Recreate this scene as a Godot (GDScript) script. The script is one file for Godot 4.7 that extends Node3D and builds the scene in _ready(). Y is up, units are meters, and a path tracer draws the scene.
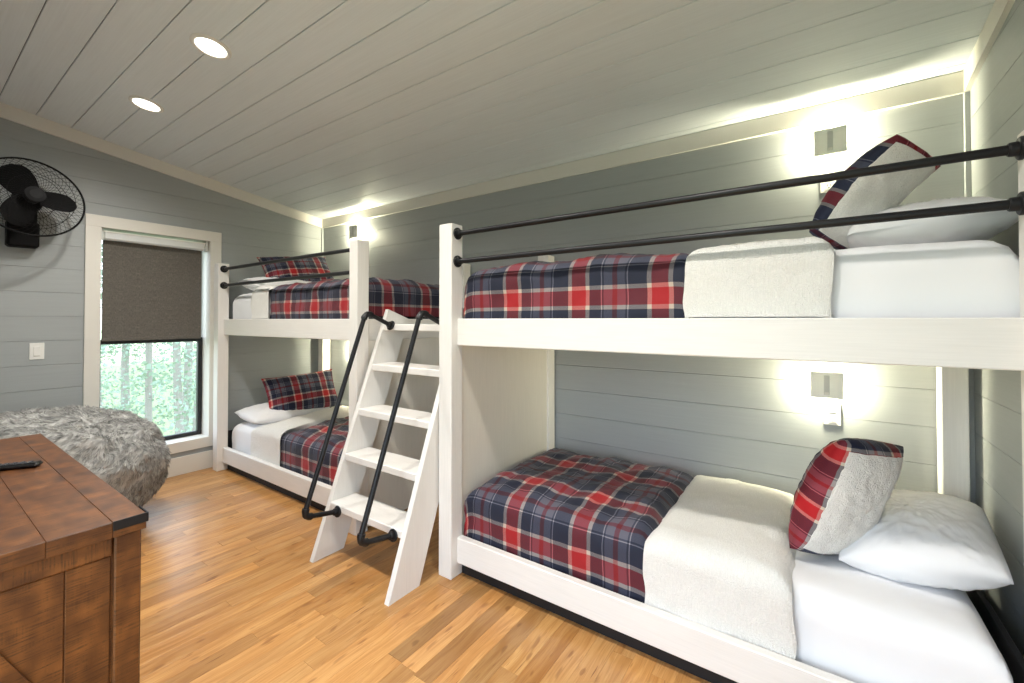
extends Node3D

# ---------------------------------------------------------------- room figures (metres)
const XW := -4.62      # face of the wall with the window
const XR := 0.59       # face of the wall at the head of the near bunk
const ZB := -2.829     # face of the wall behind the bunks
const ZF := 0.35       # face of the wall behind the camera
const CEIL := 2.515    # ceiling height at ZB
const SLOPE := 0.149   # ceiling rises towards +z
const RAILZ := -1.745

var M := {}
var names := {}
var rng := RandomNumberGenerator.new()

# ---------------------------------------------------------------- mesh builder
class MB:
	var v := PackedVector3Array()
	var n := PackedVector3Array()
	var uv := PackedVector2Array()
	var c := PackedColorArray()
	var i := PackedInt32Array()
	var tint := Color.WHITE

	func vert(p: Vector3, nn: Vector3, t: Vector2) -> int:
		v.append(p); n.append(nn); uv.append(t); c.append(tint)
		return v.size() - 1

	func tri_i(a: int, b: int, d: int) -> void:
		var want := n[a] + n[b] + n[d]
		if (v[b] - v[a]).cross(v[d] - v[a]).dot(want) > 0.0:
			i.append(a); i.append(d); i.append(b)
		else:
			i.append(a); i.append(b); i.append(d)

	func poly(ps: Array, nn: Vector3, uvs: Array) -> void:
		var f := v.size()
		for k in ps.size():
			vert(ps[k], nn, uvs[k])
		for k in range(1, ps.size() - 1):
			tri_i(f, f + k, f + k + 1)

	func flat(ps: Array, grain: int, off: Vector2, out: Vector3) -> void:
		var nn: Vector3 = (ps[1] - ps[0]).cross(ps[2] - ps[0]).normalized()
		if nn.dot(out) < 0.0:
			nn = -nn
		var a := nn.abs()
		var ax := 0 if a.x >= a.y and a.x >= a.z else (1 if a.y >= a.z else 2)
		var t := [0, 1, 2]
		t.erase(ax)
		var ui: int = t[0]
		var vi: int = t[1]
		if vi == grain:
			ui = t[1]; vi = t[0]
		var uvs := []
		for p in ps:
			uvs.append(Vector2(p[ui], p[vi]) + off)
		poly(ps, nn, uvs)

	# chamfered box
	func box(lo: Vector3, hi: Vector3, b := 0.003, grain := 0, off := Vector2.ZERO) -> void:
		var ce := (lo + hi) / 2.0
		var h := (hi - lo) / 2.0
		b = minf(b, minf(h.x, minf(h.y, h.z)) * 0.9)
		for ax in 3:
			var a1 := (ax + 1) % 3
			var a2 := (ax + 2) % 3
			for s in [-1.0, 1.0]:
				var ps := []
				for q in [[-1.0, -1.0], [1.0, -1.0], [1.0, 1.0], [-1.0, 1.0]]:
					var p := Vector3.ZERO
					p[ax] = s * h[ax]
					p[a1] = q[0] * (h[a1] - b)
					p[a2] = q[1] * (h[a2] - b)
					ps.append(ce + p)
				var o := Vector3.ZERO
				o[ax] = s
				flat(ps, grain, off, o)
		if b <= 0.0005:
			return
		for ax in 3:
			var a1 := (ax + 1) % 3
			var a2 := (ax + 2) % 3
			for s1 in [-1.0, 1.0]:
				for s2 in [-1.0, 1.0]:
					var ps := []
					for e in [[-1.0, 0], [1.0, 0], [1.0, 1], [-1.0, 1]]:
						var p := Vector3.ZERO
						p[ax] = e[0] * (h[ax] - b)
						p[a1] = s1 * (h[a1] - (b if e[1] == 1 else 0.0))
						p[a2] = s2 * (h[a2] - (0.0 if e[1] == 1 else b))
						ps.append(ce + p)
					var o := Vector3.ZERO
					o[a1] = s1; o[a2] = s2
					flat(ps, grain, off, o)
		for sx in [-1.0, 1.0]:
			for sy in [-1.0, 1.0]:
				for sz in [-1.0, 1.0]:
					var s := Vector3(sx, sy, sz)
					var ps := [ce + s * Vector3(h.x, h.y - b, h.z - b), ce + s * Vector3(h.x - b, h.y, h.z - b), ce + s * Vector3(h.x - b, h.y - b, h.z)]
					flat(ps, grain, off, s)

	# polygon in the plane (A, B) from origin O, thickness along D
	func prism(poly2: PackedVector2Array, O: Vector3, A: Vector3, B: Vector3, D: Vector3, grain := 0, off := Vector2.ZERO) -> void:
		var p2 := poly2
		if Geometry2D.is_polygon_clockwise(p2):
			p2 = p2.duplicate(); p2.reverse()
		var tris := Geometry2D.triangulate_polygon(p2)
		var cen := Vector2.ZERO
		for p in p2:
			cen += p / p2.size()
		for k in range(0, tris.size(), 3):
			var q := []
			for m in 3:
				var p := p2[tris[k + m]]
				q.append(O + A * p.x + B * p.y)
			flat(q, grain, off, -D)
			flat([q[0] + D, q[1] + D, q[2] + D], grain, off, D)
		for k in p2.size():
			var p := p2[k]
			var r := p2[(k + 1) % p2.size()]
			var e := r - p
			if e.length() < 1e-5:
				continue
			var a := O + A * p.x + B * p.y
			var b := O + A * r.x + B * r.y
			var o2 := Vector2(e.y, -e.x)
			flat([a, b, b + D, a + D], grain, off, A * o2.x + B * o2.y)

	func tube(pts: Array, rad: Variant, sides := 12, caps := true) -> void:
		var t0: Vector3 = (pts[1] - pts[0]).normalized()
		var up := Vector3.UP if absf(t0.y) < 0.9 else Vector3.RIGHT
		var s := t0.cross(up).normalized()
		var rings := []
		var run := 0.0
		for k in pts.size():
			var t: Vector3
			if k == 0:
				t = t0
			elif k == pts.size() - 1:
				t = (pts[k] - pts[k - 1]).normalized()
			else:
				t = ((pts[k] - pts[k - 1]).normalized() + (pts[k + 1] - pts[k]).normalized()).normalized()
			s = (s - t * s.dot(t)).normalized()
			var w := t.cross(s)
			var r: float = rad[k] if rad is Array else rad
			if k > 0:
				run += (pts[k] - pts[k - 1]).length()
			var ring := []
			for j in sides + 1:
				var a := TAU * j / sides
				var d := s * cos(a) + w * sin(a)
				ring.append(vert(pts[k] + d * r, d, Vector2(run, float(j) / sides * TAU * r)))
			rings.append(ring)
		for k in pts.size() - 1:
			for j in sides:
				tri_i(rings[k][j], rings[k][j + 1], rings[k + 1][j])
				tri_i(rings[k][j + 1], rings[k + 1][j + 1], rings[k + 1][j])
		if caps:
			for e in [0, pts.size() - 1]:
				var d: Vector3 = -t0 if e == 0 else (pts[e] - pts[e - 1]).normalized()
				var ps := []
				var us := []
				for j in sides:
					ps.append(v[rings[e][j]])
					us.append(Vector2(cos(TAU * j / sides), sin(TAU * j / sides)) * 0.02)
				poly(ps, d, us)

	# lathe: profile of (radius, height) about axis
	func lathe(prof: Array, O: Vector3, axis: Vector3, sides := 24) -> void:
		var up := Vector3.UP if absf(axis.y) < 0.9 else Vector3.RIGHT
		var s := axis.cross(up).normalized()
		var w := axis.cross(s)
		for k in prof.size() - 1:
			var a: Vector2 = prof[k]
			var b: Vector2 = prof[k + 1]
			var e := b - a
			if e.length() < 1e-6:
				continue
			var nn := Vector2(e.y, -e.x).normalized()
			var ia := []
			var ib := []
			for j in sides + 1:
				var d := s * cos(TAU * j / sides) + w * sin(TAU * j / sides)
				var no := d * nn.x + axis * nn.y
				ia.append(vert(O + d * a.x + axis * a.y, no, Vector2(j * 1.0 / sides, a.y)))
				ib.append(vert(O + d * b.x + axis * b.y, no, Vector2(j * 1.0 / sides, b.y)))
			for j in sides:
				if a.x > 1e-6:
					tri_i(ia[j], ia[j + 1], ib[j])
				if b.x > 1e-6:
					tri_i(ia[j + 1], ib[j + 1], ib[j])

	# grid of points (rows x cols), smooth normals towards 'out' side sign
	func grid(pos: PackedVector3Array, uvs: PackedVector2Array, rows: int, cols: int, flip := false) -> void:
		var f := v.size()
		for r in rows:
			for k in cols:
				var a := pos[r * cols + mini(k + 1, cols - 1)] - pos[r * cols + maxi(k - 1, 0)]
				var b := pos[mini(r + 1, rows - 1) * cols + k] - pos[maxi(r - 1, 0) * cols + k]
				var nn := b.cross(a)
				nn = nn.normalized() if nn.length() > 1e-12 else Vector3.UP
				if flip:
					nn = -nn
				vert(pos[r * cols + k], nn, uvs[r * cols + k])
		for r in rows - 1:
			for k in cols - 1:
				var q := f + r * cols + k
				if flip:
					i.append_array(PackedInt32Array([q, q + cols, q + 1, q + 1, q + cols, q + cols + 1]))
				else:
					i.append_array(PackedInt32Array([q, q + 1, q + cols, q + 1, q + cols + 1, q + cols]))

	func mesh(mat: Material) -> ArrayMesh:
		var a := []
		a.resize(Mesh.ARRAY_MAX)
		a[Mesh.ARRAY_VERTEX] = v
		a[Mesh.ARRAY_NORMAL] = n
		a[Mesh.ARRAY_TEX_UV] = uv
		a[Mesh.ARRAY_COLOR] = c
		a[Mesh.ARRAY_INDEX] = i
		var m := ArrayMesh.new()
		m.add_surface_from_arrays(Mesh.PRIMITIVE_TRIANGLES, a)
		m.surface_set_material(0, mat)
		return m

# ---------------------------------------------------------------- object helpers
func numbered(called: String) -> String:
	if not names.has(called):
		names[called] = 0
		return called
	names[called] += 1
	return "%s_%03d" % [called, names[called]]

func obj(called: String, mb: MB, mat: Material, parent: Node = null) -> MeshInstance3D:
	var o := MeshInstance3D.new()
	o.mesh = mb.mesh(mat)
	if parent == null:
		o.name = numbered(called)
		add_child(o)
	else:
		o.name = called
		parent.add_child(o, true)
	return o

func thing(called: String, label: String, category: String, at := Vector3.ZERO, group := "") -> Node3D:
	var o := Node3D.new()
	o.name = numbered(called)
	add_child(o)
	o.position = at
	tag(o, label, category, group)
	return o

func tag(o: Node, label: String, category: String, group := "") -> void:
	o.set_meta("label", label)
	o.set_meta("category", category)
	if group:
		o.set_meta("group", group)

func structure(called: String) -> Node3D:
	var o := Node3D.new()
	o.name = called
	o.set_meta("kind", "structure")
	add_child(o)
	return o

func bx(lo: Vector3, hi: Vector3, b := 0.003, grain := 0, off := Vector2.ZERO) -> MB:
	var m := MB.new()
	m.box(lo, hi, b, grain, off)
	return m

func part_box(called: String, lo: Vector3, hi: Vector3, mat: Material, parent: Node, b := 0.003, grain := 0) -> MeshInstance3D:
	return obj(called, bx(lo, hi, b, grain, Vector2(rng.randf() * 3.0, rng.randf() * 3.0)), mat, parent)

# ---------------------------------------------------------------- materials
func noise(freq: float, octaves: int, seed_: int, kind := FastNoiseLite.TYPE_SIMPLEX_SMOOTH) -> FastNoiseLite:
	var n := FastNoiseLite.new()
	n.noise_type = kind
	n.frequency = freq
	n.fractal_octaves = octaves
	n.seed = seed_
	return n

func tex(w: int, h: int, f: Callable) -> ImageTexture:
	var img := Image.create(w, h, false, Image.FORMAT_RGB8)
	for y in h:
		for x in w:
			img.set_pixel(x, y, f.call(x, y))
	img.generate_mipmaps()
	return ImageTexture.create_from_image(img)

# seamless noise on a w x h texture: sampled on a torus
func torus(n: FastNoiseLite, u: float, vv: float, ru: float, rv: float) -> float:
	return 0.5 * (n.get_noise_3d(cos(TAU * u) * ru, sin(TAU * u) * ru, cos(TAU * vv) * rv) + n.get_noise_3d(cos(TAU * u) * ru + 91.0, sin(TAU * u) * ru, sin(TAU * vv) * rv + 37.0))

func mat(color: Color, rough := 0.5, spec := 0.5) -> StandardMaterial3D:
	var m := StandardMaterial3D.new()
	m.albedo_color = color
	m.roughness = rough
	m.metallic_specular = spec
	return m

func textured(t: Texture2D, scale_u: float, scale_v: float, rough: float, color := Color.WHITE) -> StandardMaterial3D:
	var m := mat(color, rough)
	m.albedo_texture = t
	m.uv1_scale = Vector3(scale_u, scale_v, 1)
	return m

func tartan_bands() -> Array:
	var cream := Color8(206, 190, 172)
	var red := Color8(176, 8, 20)
	var navy := Color8(14, 23, 50)
	var grey := Color8(98, 98, 112)
	var wine := Color8(104, 8, 24)
	var thin := Color8(168, 164, 168)
	return [[0.05, cream], [0.19, red], [0.05, cream], [0.15, navy], [0.014, thin], [0.022, navy], [0.105, grey], [0.058, wine], [0.105, grey], [0.022, navy], [0.014, thin], [0.22, navy]]

func make_materials() -> void:
	# floor boards: honey oak with darker grain streaks; u runs along the board
	var n1 := noise(1.0, 3, 11)
	var n2 := noise(1.0, 2, 12)
	var n3 := noise(1.0, 2, 13)
	var floor_tex := tex(1024, 512, func(x, y):
		var u: float = x / 1024.0
		var w: float = y / 512.0
		var warp := torus(n2, u, w, 0.55, 1.2)
		var fine := torus(n1, u, w + warp * 0.02, 1.6, 34.0)
		var band := torus(n3, u, w + warp * 0.09, 0.5, 5.5)
		var knot := torus(n2, u, w, 1.6, 2.4)
		var k := clampf(0.5 + 0.75 * band, 0.0, 1.0)
		var c := Color8(180, 122, 64).lerp(Color8(224, 174, 114), k)
		c = c.lerp(Color8(160, 106, 56), clampf(fine * 1.1, 0.0, 0.45))
		var fleck := torus(n1, u + 0.37, w + 0.2, 1.5, 13.0)
		c = c.lerp(Color8(104, 58, 26), clampf(smoothstep(0.34, 0.5, knot) * 0.35 + smoothstep(0.4, 0.56, fleck) * 0.7, 0.0, 0.75))
		return c)
	var fl := textured(floor_tex, 0.55, 1.6, 0.3)
	fl.vertex_color_use_as_albedo = true
	M.floor = fl
	M.floor_base = mat(Color8(110, 70, 36), 0.8)

	# dark rustic wood of the console, saw marks across the grain
	var n4 := noise(1.0, 3, 21)
	var n5 := noise(1.0, 2, 22)
	var rustic := tex(1024, 512, func(x, y):
		var u: float = x / 1024.0
		var w: float = y / 512.0
		var saw := torus(n4, u, w, 30.0, 1.3)
		var grain := torus(n4, u + 0.3, w, 1.6, 26.0)
		var cloud := torus(n5, u, w, 1.4, 1.6)
		var c := Color8(78, 43, 18).lerp(Color8(152, 96, 46), clampf(0.5 + 0.85 * cloud + 0.2 * grain, 0.0, 1.0))
		c = c.lerp(Color8(40, 20, 9), clampf(saw * 1.0 + grain * 0.5, 0.0, 0.55))
		return c)
	M.rustic = textured(rustic, 1.0, 1.8, 0.42, Color8(222, 218, 214))
	M.rustic.heightmap_enabled = false

	# white painted pine: brush and grain lines in the paint
	var n6 := noise(1.0, 2, 31)
	var painted := tex(512, 512, func(x, y):
		var g := torus(n6, x / 512.0, y / 512.0, 0.7, 16.0)
		var k := 0.975 + 0.025 * g
		return Color(k, k, k))
	M.white = textured(painted, 0.9, 1.6, 0.42, Color8(238, 234, 228))
	M.trim = mat(Color8(224, 220, 211), 0.45)
	M.ceiling = textured(painted, 0.5, 1.2, 0.36, Color8(232, 237, 240))
	M.wall = textured(painted, 0.5, 1.2, 0.5, Color8(165, 169, 169))
	M.core = mat(Color8(140, 144, 143), 0.9)
	M.panel = textured(painted, 0.9, 1.6, 0.45, Color8(232, 226, 214))

	# tartan
	var bands := tartan_bands()
	var total := 0.0
	for b in bands:
		total += b[0]
	var warp_cols := []
	for k in 512:
		var p := k / 512.0 * total
		var a := 0.0
		var col := Color.WHITE
		for b in bands:
			a += b[0]
			col = b[1]
			if p < a:
				break
		warp_cols.append(col)
	var tart := tex(512, 512, func(x, y):
		var twill := 0.5 + (0.18 if (x + y) % 6 < 3 else -0.18)
		return (warp_cols[x] as Color).lerp(warp_cols[y], twill))
	M.tartan = textured(tart, 1.0 / 0.37, 1.0 / 0.37, 0.75, Color8(226, 222, 222))
	M.tartan.rim_enabled = true
	M.tartan.rim = 0.2
	M.tartan.rim_tint = 0.5
	M.tartan_small = textured(tart, 1.0 / 0.27, 1.0 / 0.27, 0.75)

	# sherpa fleece, sheet cotton
	var n7 := noise(1.0, 3, 41)
	var fleece_h := tex(256, 256, func(x, y):
		var k := clampf(0.5 + 0.9 * torus(n7, x / 256.0, y / 256.0, 7.0, 7.0), 0.0, 1.0)
		return Color(k, k, k))
	var fleece_c := tex(256, 256, func(x, y):
		var k := 0.96 + 0.06 * torus(n7, x / 256.0 + 0.4, y / 256.0, 6.0, 6.0)
		return Color(k, k, k * 0.995))
	M.fleece = textured(fleece_c, 5.0, 5.0, 0.95, Color8(247, 244, 239))
	M.fleece.heightmap_enabled = true
	M.fleece.heightmap_texture = fleece_h
	M.fleece.heightmap_scale = 0.45
	M.fleece.rim_enabled = true
	M.fleece.rim = 0.4
	M.sheet = mat(Color8(240, 239, 240), 0.8, 0.3)
	M.mattress = mat(Color8(34, 34, 38), 0.9)

	# metal and plastic
	M.iron = mat(Color8(26, 26, 29), 0.42)
	M.iron.metallic = 0.3
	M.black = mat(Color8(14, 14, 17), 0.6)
	M.fan_black = mat(Color8(10, 9, 10), 0.6, 0.25)
	M.plastic = mat(Color8(236, 234, 228), 0.35)
	M.slot = mat(Color8(30, 28, 26), 0.6)
	M.plate = mat(Color8(242, 243, 240), 0.4)
	M.plate.backlight_enabled = true
	M.plate.backlight = Color(0.3, 0.3, 0.28)
	M.plate_dark = mat(Color8(214, 216, 212), 0.4)
	M.remote = mat(Color8(16, 15, 16), 0.32)
	M.remote_key = mat(Color8(74, 74, 78), 0.5)
	M.alloy = mat(Color8(226, 228, 228), 0.35)
	M.alloy.metallic = 0.2
	M.sash = mat(Color8(24, 25, 27), 0.45)

	# roller shade cloth
	var n8 := noise(1.0, 2, 51)
	var weave := tex(512, 512, func(x, y):
		var a := torus(n8, x / 512.0, y / 512.0, 40.0, 3.0)
		var b := torus(n8, x / 512.0 + 0.5, y / 512.0, 3.0, 40.0)
		var k := 0.5 + 0.5 * (a + b)
		return Color8(74, 70, 65).lerp(Color8(128, 122, 114), clampf(k, 0.0, 1.0)))
	M.shade = textured(weave, 2.2, 2.2, 0.9)
	M.shade.backlight_enabled = true
	M.shade.backlight = Color(0.05, 0.05, 0.05)

	# glass
	M.glass = mat(Color(0.92, 0.98, 0.96, 0.06), 0.02)
	M.glass.transparency = BaseMaterial3D.TRANSPARENCY_ALPHA

	# fur of the bean bag, leaves, bark, ground: vertex colours
	M.fur = mat(Color.WHITE, 0.9, 0.2)
	M.fur.vertex_color_use_as_albedo = true
	M.leaf = mat(Color.WHITE, 0.7)
	M.leaf.vertex_color_use_as_albedo = true
	M.leaf.backlight_enabled = true
	M.leaf.backlight = Color(0.5, 0.58, 0.46)
	M.bark = mat(Color8(146, 142, 134), 0.9)
	M.ground = mat(Color8(126, 140, 96), 0.95)

	# lamps
	M.can = mat(Color(1, 1, 1), 0.4)
	M.can.emission_enabled = true
	M.can.emission = Color(1.0, 0.97, 0.9)
	M.can.emission_energy_multiplier = 6.0
	M.led = mat(Color(1, 1, 1), 0.5)
	M.led.emission_enabled = true
	M.led.emission = Color(1.0, 0.98, 0.82)
	M.led.emission_energy_multiplier = 9.0

# ---------------------------------------------------------------- shell
func ceil_y(z: float) -> float:
	return CEIL + SLOPE * (z - ZB)

# boards on a wall whose face lies at 'at' along axis 'ax' (0 = x, 2 = z); 'out' is the direction into the room
func board_wall(called: String, ax: int, at: float, out: float, region: PackedVector2Array, hole: PackedVector2Array, thick: float) -> void:
	var w := structure(called)
	var A := Vector3(0, 0, 1) if ax == 0 else Vector3(1, 0, 0)
	var D := Vector3(out, 0, 0) if ax == 0 else Vector3(0, 0, out)
	var O := Vector3(at, 0, 0) if ax == 0 else Vector3(0, 0, at)
	var lo := region[0]
	var hi := region[0]
	for p in region:
		lo = lo.min(p); hi = hi.max(p)
	var y0 := 2.285 - 0.178 * 20
	var core := MB.new()
	var k := 0
	while y0 + k * 0.178 < hi.y:
		var a := y0 + k * 0.178
		var strip := PackedVector2Array([Vector2(lo.x - 1, a), Vector2(hi.x + 1, a), Vector2(hi.x + 1, a + 0.178), Vector2(lo.x - 1, a + 0.178)])
		var face := PackedVector2Array([Vector2(lo.x - 1, a + 0.001), Vector2(hi.x + 1, a + 0.001), Vector2(hi.x + 1, a + 0.177), Vector2(lo.x - 1, a + 0.177)])
		for pass_ in 2:
			for pg in Geometry2D.intersect_polygons(region, strip if pass_ == 0 else face):
				var list := [pg]
				if hole.size():
					list = Geometry2D.clip_polygons(pg, hole)
				for q in list:
					if pass_ == 0:
						core.prism(q, O - D * thick, A, Vector3.UP, D * (thick - 0.012))
					else:
						var mb := MB.new()
						mb.prism(q, O - D * 0.012, A, Vector3.UP, D * 0.012, 2 if ax == 0 else 0, Vector2(rng.randf() * 4.0, rng.randf() * 4.0))
						obj("board", mb, M.wall, w)
		k += 1
	obj("wall_core", core, M.core, w)

func build_shell() -> void:
	# floor: narrow boards running from the bunk wall towards the camera
	var fl := structure("floor")
	part_box("subfloor", Vector3(XW - 0.16, -0.12, ZB - 0.12), Vector3(XR + 0.12, -0.016, ZF + 0.12), M.floor_base, fl, 0.0)
	var bw := 0.0835
	var x := XW
	while x < XR - 0.01:
		var x2 := minf(x + bw, XR)
		var z := ZB - rng.randf() * 0.5
		while z < ZF:
			var z2 := z + rng.randf_range(0.55, 1.5)
			if ZF - z2 < 0.3:
				z2 = ZF
			var a := maxf(z, ZB)
			if z2 - a > 0.03:
				var mb := MB.new()
				var t := rng.randf_range(0.72, 1.06)
				if rng.randf() < 0.12:
					t *= 0.82
				var r := rng.randf_range(-0.05, 0.05)
				mb.tint = Color(t * (1.0 + r), t, t * (1.0 - 1.6 * r))
				mb.box(Vector3(x + 0.0002, -0.016, a + 0.0002), Vector3(x2 - 0.0002, 0.0, z2 - 0.0002), 0.0006, 2, Vector2(rng.randf() * 7.0, rng.randf() * 7.0))
				obj("floor_board", mb, M.floor, fl)
			z = z2
		x = x2

	# ceiling: painted boards along x on a slope
	var ce := structure("ceiling")
	var a_s := atan(SLOPE)
	ce.position = Vector3(0, CEIL, ZB)
	ce.rotation.x = -a_s
	var length := (ZF - ZB) / cos(a_s)
	part_box("ceiling_core", Vector3(XW - 0.16, 0.014, -0.12), Vector3(XR + 0.12, 0.12, length + 0.12), M.core, ce, 0.0)
	var edge := -0.95 - 0.181 * 11
	while edge < ZF:
		var z0 := maxf((edge - ZB) / cos(a_s), 0.0)
		var z1 := minf((edge + 0.181 - ZB) / cos(a_s), length)
		if z1 - z0 > 0.01:
			obj("board", bx(Vector3(XW, 0, z0 + 0.0018), Vector3(XR, 0.014, z1 - 0.0018), 0.002, 0, Vector2(rng.randf() * 4.0, rng.randf() * 4.0)), M.ceiling, ce)
		edge += 0.181

	# walls
	var none := PackedVector2Array()
	var side := PackedVector2Array([Vector2(ZB, 0), Vector2(ZF, 0), Vector2(ZF, ceil_y(ZF)), Vector2(ZB, CEIL)])
	var win := PackedVector2Array([Vector2(-1.715, 0.275), Vector2(-0.93, 0.275), Vector2(-0.93, 2.117), Vector2(-1.715, 2.117)])
	board_wall("wall_left", 0, XW, 1.0, side, win, 0.16)
	board_wall("wall_right", 0, XR, -1.0, side, none, 0.1)
	board_wall("wall_back", 2, ZB, 1.0, PackedVector2Array([Vector2(XW - 0.16, 0), Vector2(XR + 0.1, 0), Vector2(XR + 0.1, CEIL), Vector2(XW - 0.16, CEIL)]), none, 0.1)
	board_wall("wall_front", 2, ZF, -1.0, PackedVector2Array([Vector2(XW - 0.16, 0), Vector2(XR + 0.1, 0), Vector2(XR + 0.1, ceil_y(ZF)), Vector2(XW - 0.16, ceil_y(ZF))]), PackedVector2Array([Vector2(-1.5, -0.1), Vector2(0.25, -0.1), Vector2(0.25, 2.1), Vector2(-1.5, 2.1)]), 0.1)

	# flat mouldings under the ceiling, corner beads, skirting
	var t1 := structure("trim_1")
	part_box("moulding", Vector3(XW, CEIL - 0.1, ZB), Vector3(XR, CEIL - 0.001, ZB + 0.02), M.trim, t1, 0.002)
	for q in [[XW, 1.0, "trim_2"], [XR, -1.0, "trim_3"]]:
		var mb := MB.new()
		mb.prism(PackedVector2Array([Vector2(ZB + 0.02, CEIL + SLOPE * 0.02 - 0.1), Vector2(ZF, ceil_y(ZF) - 0.1), Vector2(ZF, ceil_y(ZF) - 0.001), Vector2(ZB + 0.02, CEIL + SLOPE * 0.02 - 0.001)]), Vector3(q[0], 0, 0), Vector3(0, 0, 1), Vector3.UP, Vector3(q[1] * 0.02, 0, 0))
		obj("moulding", mb, M.trim, structure(q[2]))
	part_box("corner_bead", Vector3(XW, 0.16, ZB), Vector3(XW + 0.02, CEIL - 0.1, ZB + 0.02), M.wall, structure("trim_4"), 0.002, 1)
	part_box("corner_bead", Vector3(XR - 0.02, 0.16, ZB), Vector3(XR, CEIL - 0.1, ZB + 0.02), M.wall, structure("trim_5"), 0.002, 1)
	part_box("skirting_board", Vector3(XW, 0, ZB), Vector3(XW + 0.016, 0.158, ZF), M.trim, structure("baseboard_left"), 0.003, 2)
	part_box("skirting_board", Vector3(XR - 0.016, 0, ZB), Vector3(XR, 0.158, ZF), M.trim, structure("baseboard_right"), 0.003, 2)
	part_box("skirting_board", Vector3(XW + 0.016, 0, ZB), Vector3(XR - 0.016, 0.158, ZB + 0.016), M.trim, structure("baseboard_back"), 0.003)
	var bf := structure("baseboard_front")
	part_box("skirting_board", Vector3(XW + 0.016, 0, ZF - 0.016), Vector3(-1.59, 0.158, ZF), M.trim, bf, 0.003)
	part_box("skirting_board", Vector3(0.34, 0, ZF - 0.016), Vector3(XR - 0.016, 0.158, ZF), M.trim, bf, 0.003)
	# unseen open doorway, added behind the camera so daylight fills the bunk fronts
	var dr := structure("added_door_1")
	for cx in [-1.59, 0.25]:
		part_box("casing", Vector3(cx, 0, ZF - 0.018), Vector3(cx + 0.09, 2.1, ZF), M.trim, dr, 0.002, 1)
	part_box("casing", Vector3(-1.59, 2.1, ZF - 0.018), Vector3(0.34, 2.19, ZF), M.trim, dr, 0.002)
	part_box("jamb", Vector3(-1.5, 0, ZF), Vector3(-1.485, 2.1, ZF + 0.12), M.trim, dr, 0.001, 1)
	part_box("jamb", Vector3(0.235, 0, ZF), Vector3(0.25, 2.1, ZF + 0.12), M.trim, dr, 0.001, 1)
	part_box("jamb", Vector3(-1.485, 2.085, ZF), Vector3(0.235, 2.1, ZF + 0.12), M.trim, dr, 0.001)
	part_box("threshold", Vector3(-1.485, -0.016, ZF), Vector3(0.235, 0.008, ZF + 0.14), M.floor, dr, 0.003)
	build_window()

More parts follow.
